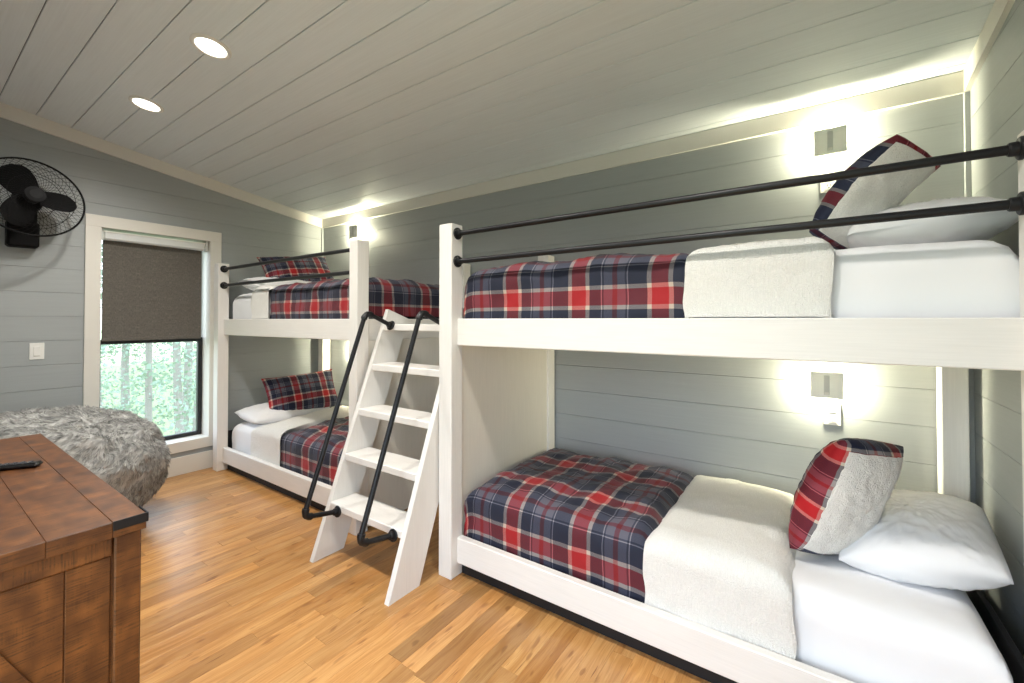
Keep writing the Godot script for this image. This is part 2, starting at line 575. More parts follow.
func build_window() -> void:
	var w := structure("window_1")
	var zo := [-1.79, -0.855]      # casing, outer
	var zi := [-1.698, -0.947]     # opening
	var yo := [0.2, 2.192]
	var yi := [0.292, 2.1]
	var f := XW + 0.02
	part_box("casing", Vector3(XW, yi[1], zo[0]), Vector3(f, yo[1], zo[1]), M.trim, w, 0.002, 2)
	part_box("casing", Vector3(XW, yo[0], zo[0]), Vector3(f, yi[0], zo[1]), M.trim, w, 0.002, 2)
	part_box("casing", Vector3(XW, yi[0], zo[0]), Vector3(f, yi[1], zi[0]), M.trim, w, 0.002, 1)
	part_box("casing", Vector3(XW, yi[0], zi[1]), Vector3(f, yi[1], zo[1]), M.trim, w, 0.002, 1)
	# lining of the opening
	var xb := -4.83
	part_box("jamb", Vector3(xb, yi[0] - 0.017, zi[0] - 0.017), Vector3(XW, yi[1] + 0.017, zi[0]), M.trim, w, 0.001, 1)
	part_box("jamb", Vector3(xb, yi[0] - 0.017, zi[1]), Vector3(XW, yi[1] + 0.017, zi[1] + 0.017), M.trim, w, 0.001, 1)
	part_box("jamb", Vector3(xb, yi[1], zi[0]), Vector3(XW, yi[1] + 0.017, zi[1]), M.trim, w, 0.001, 2)
	part_box("window_sill", Vector3(xb, yi[0] - 0.017, zi[0]), Vector3(XW, yi[0], zi[1]), M.trim, w, 0.001, 2)
	# black sashes
	for s in [[0.292, 1.205, -4.80, -4.758], [1.165, 2.1, -4.828, -4.803]]:
		var sash := Node3D.new()
		sash.name = "sash"
		w.add_child(sash, true)
		var fw := 0.036
		part_box("frame_bar", Vector3(s[2], s[0], zi[0]), Vector3(s[3], s[1], zi[0] + fw), M.sash, sash, 0.003, 1)
		part_box("frame_bar", Vector3(s[2], s[0], zi[1] - fw), Vector3(s[3], s[1], zi[1]), M.sash, sash, 0.003, 1)
		part_box("frame_bar", Vector3(s[2], s[0], zi[0] + fw), Vector3(s[3], s[0] + fw, zi[1] - fw), M.sash, sash, 0.003, 2)
		part_box("frame_bar", Vector3(s[2], s[1] - fw, zi[0] + fw), Vector3(s[3], s[1], zi[1] - fw), M.sash, sash, 0.003, 2)
		var xm: float = (s[2] + s[3]) / 2.0
		var pane := MB.new()
		pane.poly([Vector3(xm, s[0] + fw, zi[0] + fw), Vector3(xm, s[1] - fw, zi[0] + fw), Vector3(xm, s[1] - fw, zi[1] - fw), Vector3(xm, s[0] + fw, zi[1] - fw)], Vector3(1, 0, 0), [Vector2.ZERO, Vector2.ZERO, Vector2.ZERO, Vector2.ZERO])
		obj("pane", pane, M.glass, sash)
	# roller shade, half lowered, in the opening
	var r := thing("roller_shade", "dark grey woven roller shade half lowered in the window", "roller shade", Vector3(-4.68, 1.2, -1.32))
	var o := r.position
	var cas := MB.new()
	cas.box(Vector3(-4.70, 2.012, -1.672) - o, Vector3(-4.64, 2.085, -0.966) - o, 0.012, 2)
	obj("cassette", cas, M.alloy, r)
	var lip := MB.new()
	lip.box(Vector3(-4.638, 2.07, -1.672) - o, Vector3(-4.632, 2.082, -0.966) - o, 0.002, 2)
	obj("cassette_rib", lip, M.plastic, r)
	for z in [-1.69, -0.966]:
		part_box("bracket", Vector3(-4.71, 2.005, z) - o, Vector3(-4.635, 2.098, z + 0.018) - o, M.plate_dark, r, 0.002)
	part_box("cloth", Vector3(-4.702, 1.215, -1.662) - o, Vector3(-4.7, 2.03, -0.974) - o, M.shade, r, 0.0, 1)
	part_box("hem_bar", Vector3(-4.707, 1.196, -1.662) - o, Vector3(-4.695, 1.222, -0.974) - o, M.shade, r, 0.004, 2)

# ---------------------------------------------------------------- bunk beds
func flange(parent: Node, at: Vector3, dir: Vector3, mt: Material) -> void:
	var m := MB.new()
	m.lathe([Vector2(0.0, 0.0), Vector2(0.032, 0.0), Vector2(0.032, 0.006), Vector2(0.029, 0.009), Vector2(0.02, 0.010), Vector2(0.019, 0.026), Vector2(0.0165, 0.029), Vector2(0.0, 0.029)], at, dir, 20)
	obj("flange", m, mt, parent)

func build_bunk(called: String, label: String, xl: Array, xr: Array, panel_x: float, panel_end: int) -> Node3D:
	# xl, xr: x range of the posts at either end; panel_end: 0 = panel at xl end, 1 = at xr end
	var base := Vector3((xl[0] + xr[1]) / 2.0, 0, (-1.70 + ZB) / 2.0)
	var b := thing(called, label, "bunk bed", base)
	var pb := func(nm: String, lo: Vector3, hi: Vector3, mt: Material, grain: int, bev := 0.004):
		return part_box(nm, lo - base, hi - base, mt, b, bev, grain)
	var zb := ZB + 0.017
	for xs in [xl, xr]:
		pb.call("post", Vector3(xs[0], 0, -1.79), Vector3(xs[1], 1.885, -1.70), M.white, 1)
		pb.call("post", Vector3(xs[0], 0, zb), Vector3(xs[1], 1.84, zb + 0.09), M.white, 1)
		pb.call("end_rail", Vector3(xs[0] + 0.025, 1.232, zb + 0.09), Vector3(xs[1] - 0.025, 1.376, -1.79), M.white, 2)
	var a: float = xl[1]
	var c: float = xr[0]
	for y in [[0.073, 0.208], [1.232, 1.376]]:
		pb.call("side_rail", Vector3(a, y[0], RAILZ - 0.04), Vector3(c, y[1], RAILZ), M.white, 0)
		pb.call("side_rail", Vector3(a, y[0], zb + 0.003), Vector3(c, y[1], zb + 0.04), M.white, 0)
		pb.call("deck", Vector3(a, y[0] + 0.03, zb + 0.04), Vector3(c, y[0] + 0.06, RAILZ - 0.04), M.white, 0)
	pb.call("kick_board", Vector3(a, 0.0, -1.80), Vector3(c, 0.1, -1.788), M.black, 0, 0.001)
	# solid board closing the foot end below the upper deck
	pb.call("end_panel", Vector3(panel_x - 0.009, 0.02, zb + 0.09), Vector3(panel_x + 0.009, 1.232, -1.79), M.panel, 1, 0.002)
	# black board added to stand for the shade in the gap at the head end
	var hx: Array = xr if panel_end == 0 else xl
	pb.call("head_gap_shade", Vector3(hx[0] + 0.03, 0.1, zb + 0.09), Vector3(hx[0] + 0.05, 0.34, -1.79), M.black, 2, 0.002)
	for y in [1.834, 1.684]:
		var t := MB.new()
		t.tube([Vector3(a + 0.012, y, RAILZ) - base, Vector3(c - 0.012, y, RAILZ) - base], 0.0138, 16)
		var g := obj("guard_rail", t, M.iron, b)
		flange(g, Vector3(a + 0.0005, y, RAILZ) - base, Vector3(1, 0, 0), M.iron)
		flange(g, Vector3(c - 0.0005, y, RAILZ) - base, Vector3(-1, 0, 0), M.iron)
	return b

func build_ladder() -> void:
	var k := 0.364
	var zf := -1.378
	var base := Vector3(-2.02, 0, -1.6)
	var l := thing("bunk_ladder", "white wooden ladder with five treads and black pipe handrails between the bunks", "ladder", base)
	var front := func(y: float) -> float: return zf - k * y
	var len_ := sqrt(1.0 + k * k)
	var d := Vector2(-1.0 / len_, -k / len_)       # into the ladder, square to its slope, as (z, y)
	var ft := Vector2(front.call(1.44), 1.44)
	var prof := PackedVector2Array([Vector2(zf, 0), Vector2(zf - 0.197, 0), ft + d * 0.185, ft])
	for x in [-2.362, -1.712]:
		var m := MB.new()
		m.prism(prof, Vector3(x, 0, 0) - base, Vector3(0, 0, 1), Vector3.UP, Vector3(0.032, 0, 0), 1, Vector2(x, 0))
		obj("stringer", m, M.white, l)
	for y in [0.308, 0.566, 0.82, 1.088, 1.342]:
		var z: float = front.call(y)
		part_box("tread", Vector3(-2.33, y - 0.042, z - 0.165) - base, Vector3(-1.712, y, z + 0.008) - base, M.white, l, 0.005)
	for x in [-2.25, -1.77]:
		var o := Vector3(x, 0, 0) - base
		var f0 := Vector3(0, 0.272, front.call(0.308) + 0.009) + o
		var f1 := Vector3(0, 1.332, front.call(1.342) + 0.009) + o
		var out := Vector3(0, k, 1).normalized()
		var e0 := f0 + Vector3(0, 0.04, 0.205)
		var e1 := f1 + out * 0.205 + Vector3(0, 0.015, 0)
		var m := MB.new()
		var path := [f0 + (e0 - f0) * 0.02]
		for c in [[f0, e0, e1], [e0, e1, f1]]:
			var r := 0.03
			var p: Vector3 = c[1]
			var a: Vector3 = p + (c[0] - p).normalized() * r
			var b: Vector3 = p + (c[2] - p).normalized() * r
			for j in 6:
				var t := j / 5.0
				path.append(a.lerp(p, t).lerp(p.lerp(b, t), t))
		path.append(f1 + (e1 - f1) * 0.02)
		m.tube(path, 0.0135, 12)
		var h := obj("handrail", m, M.iron, l)
		for c in [[f0, e0, e1], [e0, e1, f1]]:
			var p: Vector3 = c[1]
			var a: Vector3 = p + (c[0] - p).normalized() * 0.045
			var b: Vector3 = p + (c[2] - p).normalized() * 0.045
			var q := []
			for j in 8:
				var t := j / 7.0
				q.append(a.lerp(p, t).lerp(p.lerp(b, t), t))
			var em := MB.new()
			em.tube(q, [0.0195, 0.0195, 0.0175, 0.0178, 0.0178, 0.0175, 0.0195, 0.0195], 12)
			obj("elbow_fitting", em, M.iron, h)
		flange(h, f0 - Vector3(0, 0, 0.0005), (e0 - f0).normalized(), M.iron)
		flange(h, f1 - Vector3(0, 0, 0.0005), (e1 - f1).normalized(), M.iron)

# cloth laid over a block: rounded edges, sides hanging down; 'drop' gives how far it hangs at x0, x1, z0, z1
func drape(lo: Vector3, hi: Vector3, rad: float, drop: Array, amp: float, seed_: int, crown := 0.02, skew := 0.0, step := 0.022, off := Vector2.ZERO, wave := 1.0) -> MB:
	var ns := noise(3.2 * wave, 2, seed_)
	var nf := noise(11.0 * wave, 2, seed_ + 1)
	var out := func(s: float, length: float, d0: float, d1: float) -> Array:
		# s along the cloth, 0..length on top; returns (position along the axis, drop, outward sign)
		if s < rad:
			var e := rad - s
			if e < rad * PI / 2.0:
				return [rad - rad * sin(e / rad), rad * (1.0 - cos(e / rad)), -sin(e / rad)]
			return [0.0, rad + e - rad * PI / 2.0, -1.0]
		if s > length - rad:
			var e := s - (length - rad)
			if e < rad * PI / 2.0:
				return [length - rad + rad * sin(e / rad), rad * (1.0 - cos(e / rad)), sin(e / rad)]
			return [length, rad + e - rad * PI / 2.0, 1.0]
		return [s, 0.0, 0.0]
	var lx := hi.x - lo.x
	var lz := hi.z - lo.z
	var ext := func(d: float) -> float: return (d - rad + rad * PI / 2.0 - rad) if d > 0.0 else -rad * 0.0
	var sx0: float = -ext.call(drop[0]) if drop[0] > 0.0 else rad
	var sx1: float = lx + ext.call(drop[1]) if drop[1] > 0.0 else lx - rad
	var sz0: float = -ext.call(drop[2]) if drop[2] > 0.0 else rad
	var sz1: float = lz + ext.call(drop[3]) if drop[3] > 0.0 else lz - rad
	var nx := int(ceil((sx1 - sx0) / step)) + 1
	var nz := int(ceil((sz1 - sz0) / step)) + 1
	var pos := PackedVector3Array()
	var uvs := PackedVector2Array()
	for j in nz:
		var sz: float = lerpf(sz0, sz1, j / float(nz - 1))
		var pz: Array = out.call(sz, lz, drop[2], drop[3])
		for k in nx:
			var sx: float = lerpf(sx0, sx1, k / float(nx - 1))
			var px: Array = out.call(sx, lx, drop[0], drop[1])
			var d := maxf(px[1], pz[1]) + 0.35 * minf(px[1], pz[1])
			var p := Vector3(lo.x + px[0], hi.y - d, lo.z + pz[0])
			var fx: float = clampf(px[0] / lx, 0.0, 1.0) * 2.0 - 1.0
			var fz: float = clampf(pz[0] / lz, 0.0, 1.0) * 2.0 - 1.0
			var up := crown * (1.0 - pow(fz, 4.0)) * (1.0 - 0.5 * pow(fx, 4.0))
			var g := ns.get_noise_2d(sx, sz) * amp + nf.get_noise_2d(sx, sz) * amp * 0.4
			var side := maxf(absf(px[2]), absf(pz[2]))
			p.y += up * (1.0 - side) + g * (1.0 - side)
			p.x += px[2] * g * 0.5
			p.z += pz[2] * g * 0.5
			p.y = maxf(p.y, lo.y)
			p.x += (1.0 if drop[0] < 0.1 and fx < -0.5 or drop[1] < 0.1 and fx > 0.5 else 0.0) * nf.get_noise_2d(7.0, sz * 0.3) * 0.014
			p.x += skew * (lo.z + pz[0] - (lo.z + hi.z) / 2.0) * (1.0 - absf(px[2]))
			pos.append(p)
			uvs.append(Vector2(sx, sz) + off)
	var m := MB.new()
	m.grid(pos, uvs, nz, nx, false)
	return m

# cushion in its own axes: width along x, height along y, front towards +z
func cushion(w: float, h: float, t: float, side: float, edge_from: float, edge_to: float, seed_: int, n := 30, curl := 0.0, wrinkle := 0.006, off := Vector2.ZERO, round_ := 0.0) -> MB:
	# side +1 front, -1 back; only the ring edge_from..edge_to of max(|u|,|v|) is made
	var ns := noise(5.0, 2, seed_)
	var m := MB.new()
	var nr := maxi(3, int(n * (edge_to - edge_from) * 0.6) + 2)
	var na := n * 4
	var pos := PackedVector3Array()
	var uvs := PackedVector2Array()
	for r in nr + 1:
		var e := lerpf(edge_from, edge_to, r / float(nr))
		for a in na + 1:
			var q := fposmod(a / float(na) * 4.0, 4.0)
			var u := 0.0
			var vv := 0.0
			if q < 1.0:
				u = 1.0; vv = q * 2.0 - 1.0
			elif q < 2.0:
				u = 1.0 - (q - 1.0) * 2.0; vv = 1.0
			elif q < 3.0:
				u = -1.0; vv = 1.0 - (q - 2.0) * 2.0
			else:
				u = (q - 3.0) * 2.0 - 1.0; vv = -1.0
			u *= e; vv *= e
			var ru := lerpf(u, u * sqrt(1.0 - vv * vv / 2.0), round_)
			var rv := lerpf(vv, vv * sqrt(1.0 - u * u / 2.0), round_)
			var th := pow(maxf(0.0, (1.0 - pow(absf(u), 2.6)) * (1.0 - pow(absf(vv), 2.6))), 0.5)
			var g := ns.get_noise_3d(u * w * 2.0, vv * h * 2.0, side * 3.0)
			var p := Vector3(w / 2.0 * ru * (1.0 - 0.07 * (1.0 - vv * vv) * u * u), h / 2.0 * rv * (1.0 - 0.07 * (1.0 - u * u) * vv * vv), side * (t / 2.0 * th + wrinkle * g * minf(1.0, th * 2.0)))
			p.z += curl * vv * vv * (1.0 if vv > 0.0 else 0.3)
			pos.append(p)
			uvs.append(Vector2(u * w / 2.0, vv * h / 2.0) + off)
	m.grid(pos, uvs, nr + 1, na + 1, side < 0.0)
	# both halves share the seam: its normals point outwards in the plane of the cushion
	if edge_to > 0.999:
		for a in na + 1:
			var q := nr * (na + 1) + a
			m.n[q] = Vector3(m.v[q].x / w, m.v[q].y / h, 0.0).normalized()
	for r in nr + 1:      # the ring closes on itself
		var q0 := r * (na + 1)
		var sum := (m.n[q0] + m.n[q0 + na]).normalized()
		m.n[q0] = sum
		m.n[q0 + na] = sum
	return m

func throw_pillow(label: String, at: Vector3, plaid_dir: Vector3, up: Vector3, size: Vector3, wrap: float, curl: float, round_ := 0.0) -> Node3D:
	var t := thing("throw_pillow", label, "pillow", at)
	var z := plaid_dir.normalized()
	var y := (up - z * up.dot(z)).normalized()
	t.basis = Basis(y.cross(z), y, z)
	var off := Vector2(0.12, 0.1)
	obj("plaid_cover", joined([cushion(size.x, size.y, size.z, 1.0, 0.0, 1.0, 5, 34, curl, 0.006, off, round_), cushion(size.x, size.y, size.z, -1.0, wrap, 1.0, 6, 34, curl, 0.006, off, round_)]), M.tartan_small, t)
	var back := obj("fleece_back", cushion(size.x, size.y, size.z, -1.0, 0.0, wrap, 6, 34, curl, 0.006, Vector2.ZERO, round_), M.fleece, t)
	back.set_meta("label", "cream fleece back")
	return t

func joined(list: Array) -> MB:
	var m: MB = list[0]
	for k in range(1, list.size()):
		var o: MB = list[k]
		var f := m.v.size()
		m.v.append_array(o.v); m.n.append_array(o.n); m.uv.append_array(o.uv); m.c.append_array(o.c)
		for q in o.i:
			m.i.append(q + f)
	return m

func white_pillow(label: String, at: Vector3, face: Vector3, up: Vector3, size: Vector3, seed_: int, group := "") -> void:
	var m := joined([cushion(size.x, size.y, size.z, 1.0, 0.0, 1.0, seed_, 34, 0.0, 0.007, Vector2.ZERO, 0.3), cushion(size.x, size.y, size.z, -1.0, 0.0, 1.0, seed_ + 1, 34, 0.0, 0.008, Vector2.ZERO, 0.35)])
	var o := obj("pillow", m, M.sheet)
	tag(o, label, "pillow", group)
	o.position = at
	var z := face.normalized()
	var y := (up - z * up.dot(z)).normalized()
	o.basis = Basis(y.cross(z), y, z)

# the bedding of one bunk; head = +1 when the pillows lie at the +x end
func bedding(which: String, x0: float, x1: float, y0: float, top: float, head: int, plaid_end: float, fleece_end: float, skew: float, seed_: int) -> void:
	var z0 := ZB + 0.06
	var z1 := -1.792
	var mt := obj("mattress", bx(Vector3(x0 + 0.05, y0, z0 + 0.03), Vector3(x1 - 0.05, top - 0.065, z1 - 0.04), 0.04), M.mattress)
	tag(mt, "dark covered twin mattress under the bedding of the " + which, "mattress")
	var sh := obj("bed_sheet", drape(Vector3(x0 + (0.03 if head > 0 else 0.008), y0 + 0.01, z0 + 0.02), Vector3(x1 - (0.008 if head > 0 else 0.03), top - 0.035, z1 - 0.026), 0.07, [0.2, 0.2, 0.2, 0.24], 0.008, seed_, 0.012, 0.0, 0.03), M.sheet)
	tag(sh, "smooth white sheet tucked over the mattress of the " + which, "sheet")
	var base := Vector3((x0 + x1) / 2.0, top, (z0 + z1) / 2.0)
	var cf := thing("comforter", "red and navy tartan comforter with fleece turn-down on the " + which, "comforter", base)
	var lo := Vector3(x0, y0 + 0.01, z0 - 0.004)
	var hi := Vector3(plaid_end, top, z1 - 0.011)
	var dr := [0.25, 0.03, 0.25, 0.27]
	var flo := Vector3(plaid_end - 0.04, y0 + 0.01, z0 - 0.002)
	var fhi := Vector3(fleece_end, top + 0.006, z1 + 0.003)
	var fdr := [0.02, 0.035, 0.25, 0.27]
	if head < 0:
		lo.x = plaid_end; hi.x = x1
		dr = [0.03, 0.25, 0.25, 0.27]
		flo.x = fleece_end; fhi.x = plaid_end + 0.04
		fdr = [0.035, 0.02, 0.25, 0.27]
	var pl := drape(lo, hi, 0.075, dr, 0.022, seed_ + 3, 0.03, skew, 0.022, Vector2(0.11, 0.05))
	var fm := drape(flo, fhi, 0.06, fdr, 0.012, seed_ + 5, 0.028, skew, 0.022)
	for q in [pl, fm]:
		for k in q.v.size():
			q.v[k] -= base
	obj("plaid_cover", pl, M.tartan, cf)
	var fo := obj("fleece_fold", fm, M.fleece, cf)
	fo.set_meta("label", "cream fleece lining turned down")

# ---------------------------------------------------------------- furniture and fittings
func build_console() -> void:
	var base := Vector3(-2.405, 0, -0.19)
	var c := thing("console_table", "dark rustic wooden console with a black iron corner bracket", "console", base)
	var x0 := -3.19
	var x1 := -1.622
	var z0 := -0.44
	var z1 := 0.06
	var pb := func(nm: String, lo: Vector3, hi: Vector3, grain: int, bev := 0.004):
		return part_box(nm, lo - base, hi - base, M.rustic, c, bev, grain)
	# top of boards
	var cuts := [z0, -0.365, -0.235, -0.105, z1]
	for k in 4:
		pb.call("top_board", Vector3(x0, 0.756, cuts[k] + (0.0002 if k > 0 else 0.0)), Vector3(x1, 0.80, cuts[k + 1] - 0.0002), 0, 0.0014)
	# carcass
	pb.call("body", Vector3(x0 + 0.04, 0.07, z0 + 0.035), Vector3(x1 - 0.03, 0.752, z1 - 0.035), 0)
	for x in [x0 + 0.012, x1 - 0.072]:
		for z in [z0 + 0.008, z1 - 0.068]:
			pb.call("corner_post", Vector3(x, 0, z), Vector3(x + 0.06, 0.755, z + 0.06), 1)
	var xe := x1 - 0.03
	pb.call("end_rail", Vector3(xe, 0.70, z0 + 0.07), Vector3(xe + 0.012, 0.754, z1 - 0.07), 2)
	pb.call("end_rail", Vector3(xe, 0.07, z0 + 0.07), Vector3(xe + 0.012, 0.13, z1 - 0.07), 2)
	var zs := [z0 + 0.072, -0.275, -0.12, z1 - 0.072]
	for k in 3:
		pb.call("end_plank", Vector3(xe, 0.132, zs[k] + 0.001), Vector3(xe + 0.004, 0.698, zs[k + 1] - 0.001), 1, 0.002)
	var br := MB.new()
	br.prism(PackedVector2Array([Vector2(-0.29, 0.132), Vector2(-0.362, 0.132), Vector2(-0.362, 0.15), Vector2(-0.09, 0.698), Vector2(-0.012, 0.698), Vector2(-0.012, 0.685)]), Vector3(xe + 0.004, 0, 0) - base, Vector3(0, 0, 1), Vector3.UP, Vector3(0.008, 0, 0), 1)
	obj("brace", br, M.rustic, c)
	# plinth planks on the long side
	for k in 4:
		var a := lerpf(x0 + 0.075, x1 - 0.075, k / 4.0)
		var b := lerpf(x0 + 0.075, x1 - 0.075, (k + 1) / 4.0)
		pb.call("back_plank", Vector3(a + 0.001, 0.08, z0 + 0.028), Vector3(b - 0.001, 0.75, z0 + 0.034), 1, 0.002)
	# iron bracket on the corner of the top
	var ib := MB.new()
	ib.box(Vector3(x1, 0.776, z0 - 0.003) - base, Vector3(x1 + 0.004, 0.803, z0 + 0.075) - base, 0.001)
	ib.box(Vector3(x1 - 0.075, 0.776, z0 - 0.004) - base, Vector3(x1 + 0.004, 0.803, z0) - base, 0.001)
	obj("corner_bracket", ib, M.iron, c)

	var r := thing("remote_control", "slim black remote control lying on the rustic console", "remote", Vector3(-2.52, 0.8, -0.27))
	r.rotation.y = 1.02
	var rb := MB.new()
	rb.box(Vector3(-0.085, 0.001, -0.022), Vector3(0.085, 0.02, 0.022), 0.008)
	obj("case", rb, M.remote, r)
	for k in 6:
		for j in 3:
			part_box("button", Vector3(-0.066 + k * 0.022, 0.0195, -0.014 + j * 0.011), Vector3(-0.052 + k * 0.022, 0.0225, -0.007 + j * 0.011), M.remote_key, r, 0.001)

func build_bean_bag() -> void:
	var base := Vector3(-3.93, 0, -0.52)
	var b := thing("bean_bag", "large grey faux fur bean bag beneath the window", "bean bag", base)
	var nb := noise(1.5, 2, 71)
	var nd := noise(4.5, 2, 72)
	var nc := noise(9.0, 3, 73)
	var nl := noise(2.2, 2, 74)
	var at := func(th: float, ph: float) -> Vector3:
		var dir := Vector3(cos(ph) * cos(th), sin(ph), cos(ph) * sin(th))
		var g := nb.get_noise_3dv(dir * 1.3) * 0.05 + nd.get_noise_3dv(dir * 0.7) * 0.016
		var cr := cos(ph)
		var r := 0.625 * pow(absf(cr), 0.74)
		var y := 0.385 + 0.385 * signf(sin(ph)) * pow(absf(sin(ph)), 0.92)
		if sin(ph) > 0:
			r *= 1.0 - 0.12 * pow(sin(ph), 3.0)
			y += 0.025
		else:
			r *= 1.0 + 0.04 * sin(ph)
		return Vector3(cos(th) * r * (1.0 + g), maxf(y * (1.0 + g * 0.9), 0.0), sin(th) * r * (1.0 + g))
	# the pile is a blend of charcoal, grey and silver fibres that lie in clumps
	var fibre := func(p: Vector3, pick: float) -> Color:
		var clump := nc.get_noise_3d(p.x * 2.2 + p.z, p.y * 4.0 - p.x, p.z * 2.2)
		var k := clampf(0.5 + 1.2 * clump + (pick - 0.5) * 0.7, 0.0, 1.0)
		return Color(0.26, 0.258, 0.25).lerp(Color(0.6, 0.59, 0.565), k)
	var rows := 70
	var cols := 140
	var m := MB.new()
	var pos := PackedVector3Array()
	var uvs := PackedVector2Array()
	for r in rows + 1:
		for c in cols + 1:
			pos.append(at.call(TAU * c / cols, -PI / 2 + PI * r / rows))
			uvs.append(Vector2(c / 10.0, r / 10.0))
	m.grid(pos, uvs, rows + 1, cols + 1, false)
	for k in m.v.size():
		m.c[k] = fibre.call(m.v[k], 0.5)
	obj("cover", m, M.fur, b)
	# short fur lying in one direction
	var f := MB.new()
	for k in 42000:
		var th := rng.randf() * TAU
		var ph := asin(rng.randf_range(-0.92, 1.0))
		var p: Vector3 = at.call(th, ph)
		var e := 0.01
		var nn: Vector3 = ((at.call(th, ph + e) as Vector3) - p).cross((at.call(th + e, ph) as Vector3) - p).normalized()
		if nn.dot(p - Vector3(0, 0.3, 0)) < 0.0:
			nn = -nn
		var comb := Vector3(0.5 + nl.get_noise_3dv(p * 2.5) * 1.6, -0.75, 0.7 + nl.get_noise_3dv(p * 2.5 + Vector3.ONE * 9.0) * 1.6)
		comb = (comb - nn * comb.dot(nn)).normalized()
		comb = (comb + Vector3(rng.randf_range(-0.35, 0.35), rng.randf_range(-0.35, 0.35), rng.randf_range(-0.35, 0.35))).normalized()
		var l := rng.randf_range(0.022, 0.042)
		f.tint = fibre.call(p, rng.randf())
		# a tuft: three-sided, bent, ending in a point
		var w0 := nn.cross(comb).normalized()
		var rad := rng.randf_range(0.0014, 0.0026)
		var mid := p + comb * l * 0.5 + nn * l * 0.28
		var tip := f.vert(p + comb * l + nn * l * 0.3, nn, Vector2.ZERO)
		var lower := []
		var upper := []
		for j in 3:
			var d := w0.rotated(comb, TAU * j / 3.0 + 0.5)
			lower.append(f.vert(p + d * rad, (d + nn).normalized(), Vector2.ZERO))
			upper.append(f.vert(mid + d * rad * 0.8, (d + nn).normalized(), Vector2.ZERO))
		for j in 3:
			var j2 := (j + 1) % 3
			var face := w0.rotated(comb, TAU * (j + 0.5) / 3.0 + 0.5)
			for t in [[lower[j], lower[j2], upper[j]], [lower[j2], upper[j2], upper[j]], [upper[j], upper[j2], tip]]:
				if (f.v[t[1]] - f.v[t[0]]).cross(f.v[t[2]] - f.v[t[0]]).dot(face) > 0.0:
					f.i.append_array(PackedInt32Array([t[0], t[2], t[1]]))
				else:
					f.i.append_array(PackedInt32Array([t[0], t[1], t[2]]))
	var fo := obj("fur", f, M.fur, b)
	fo.set_meta("kind", "stuff")

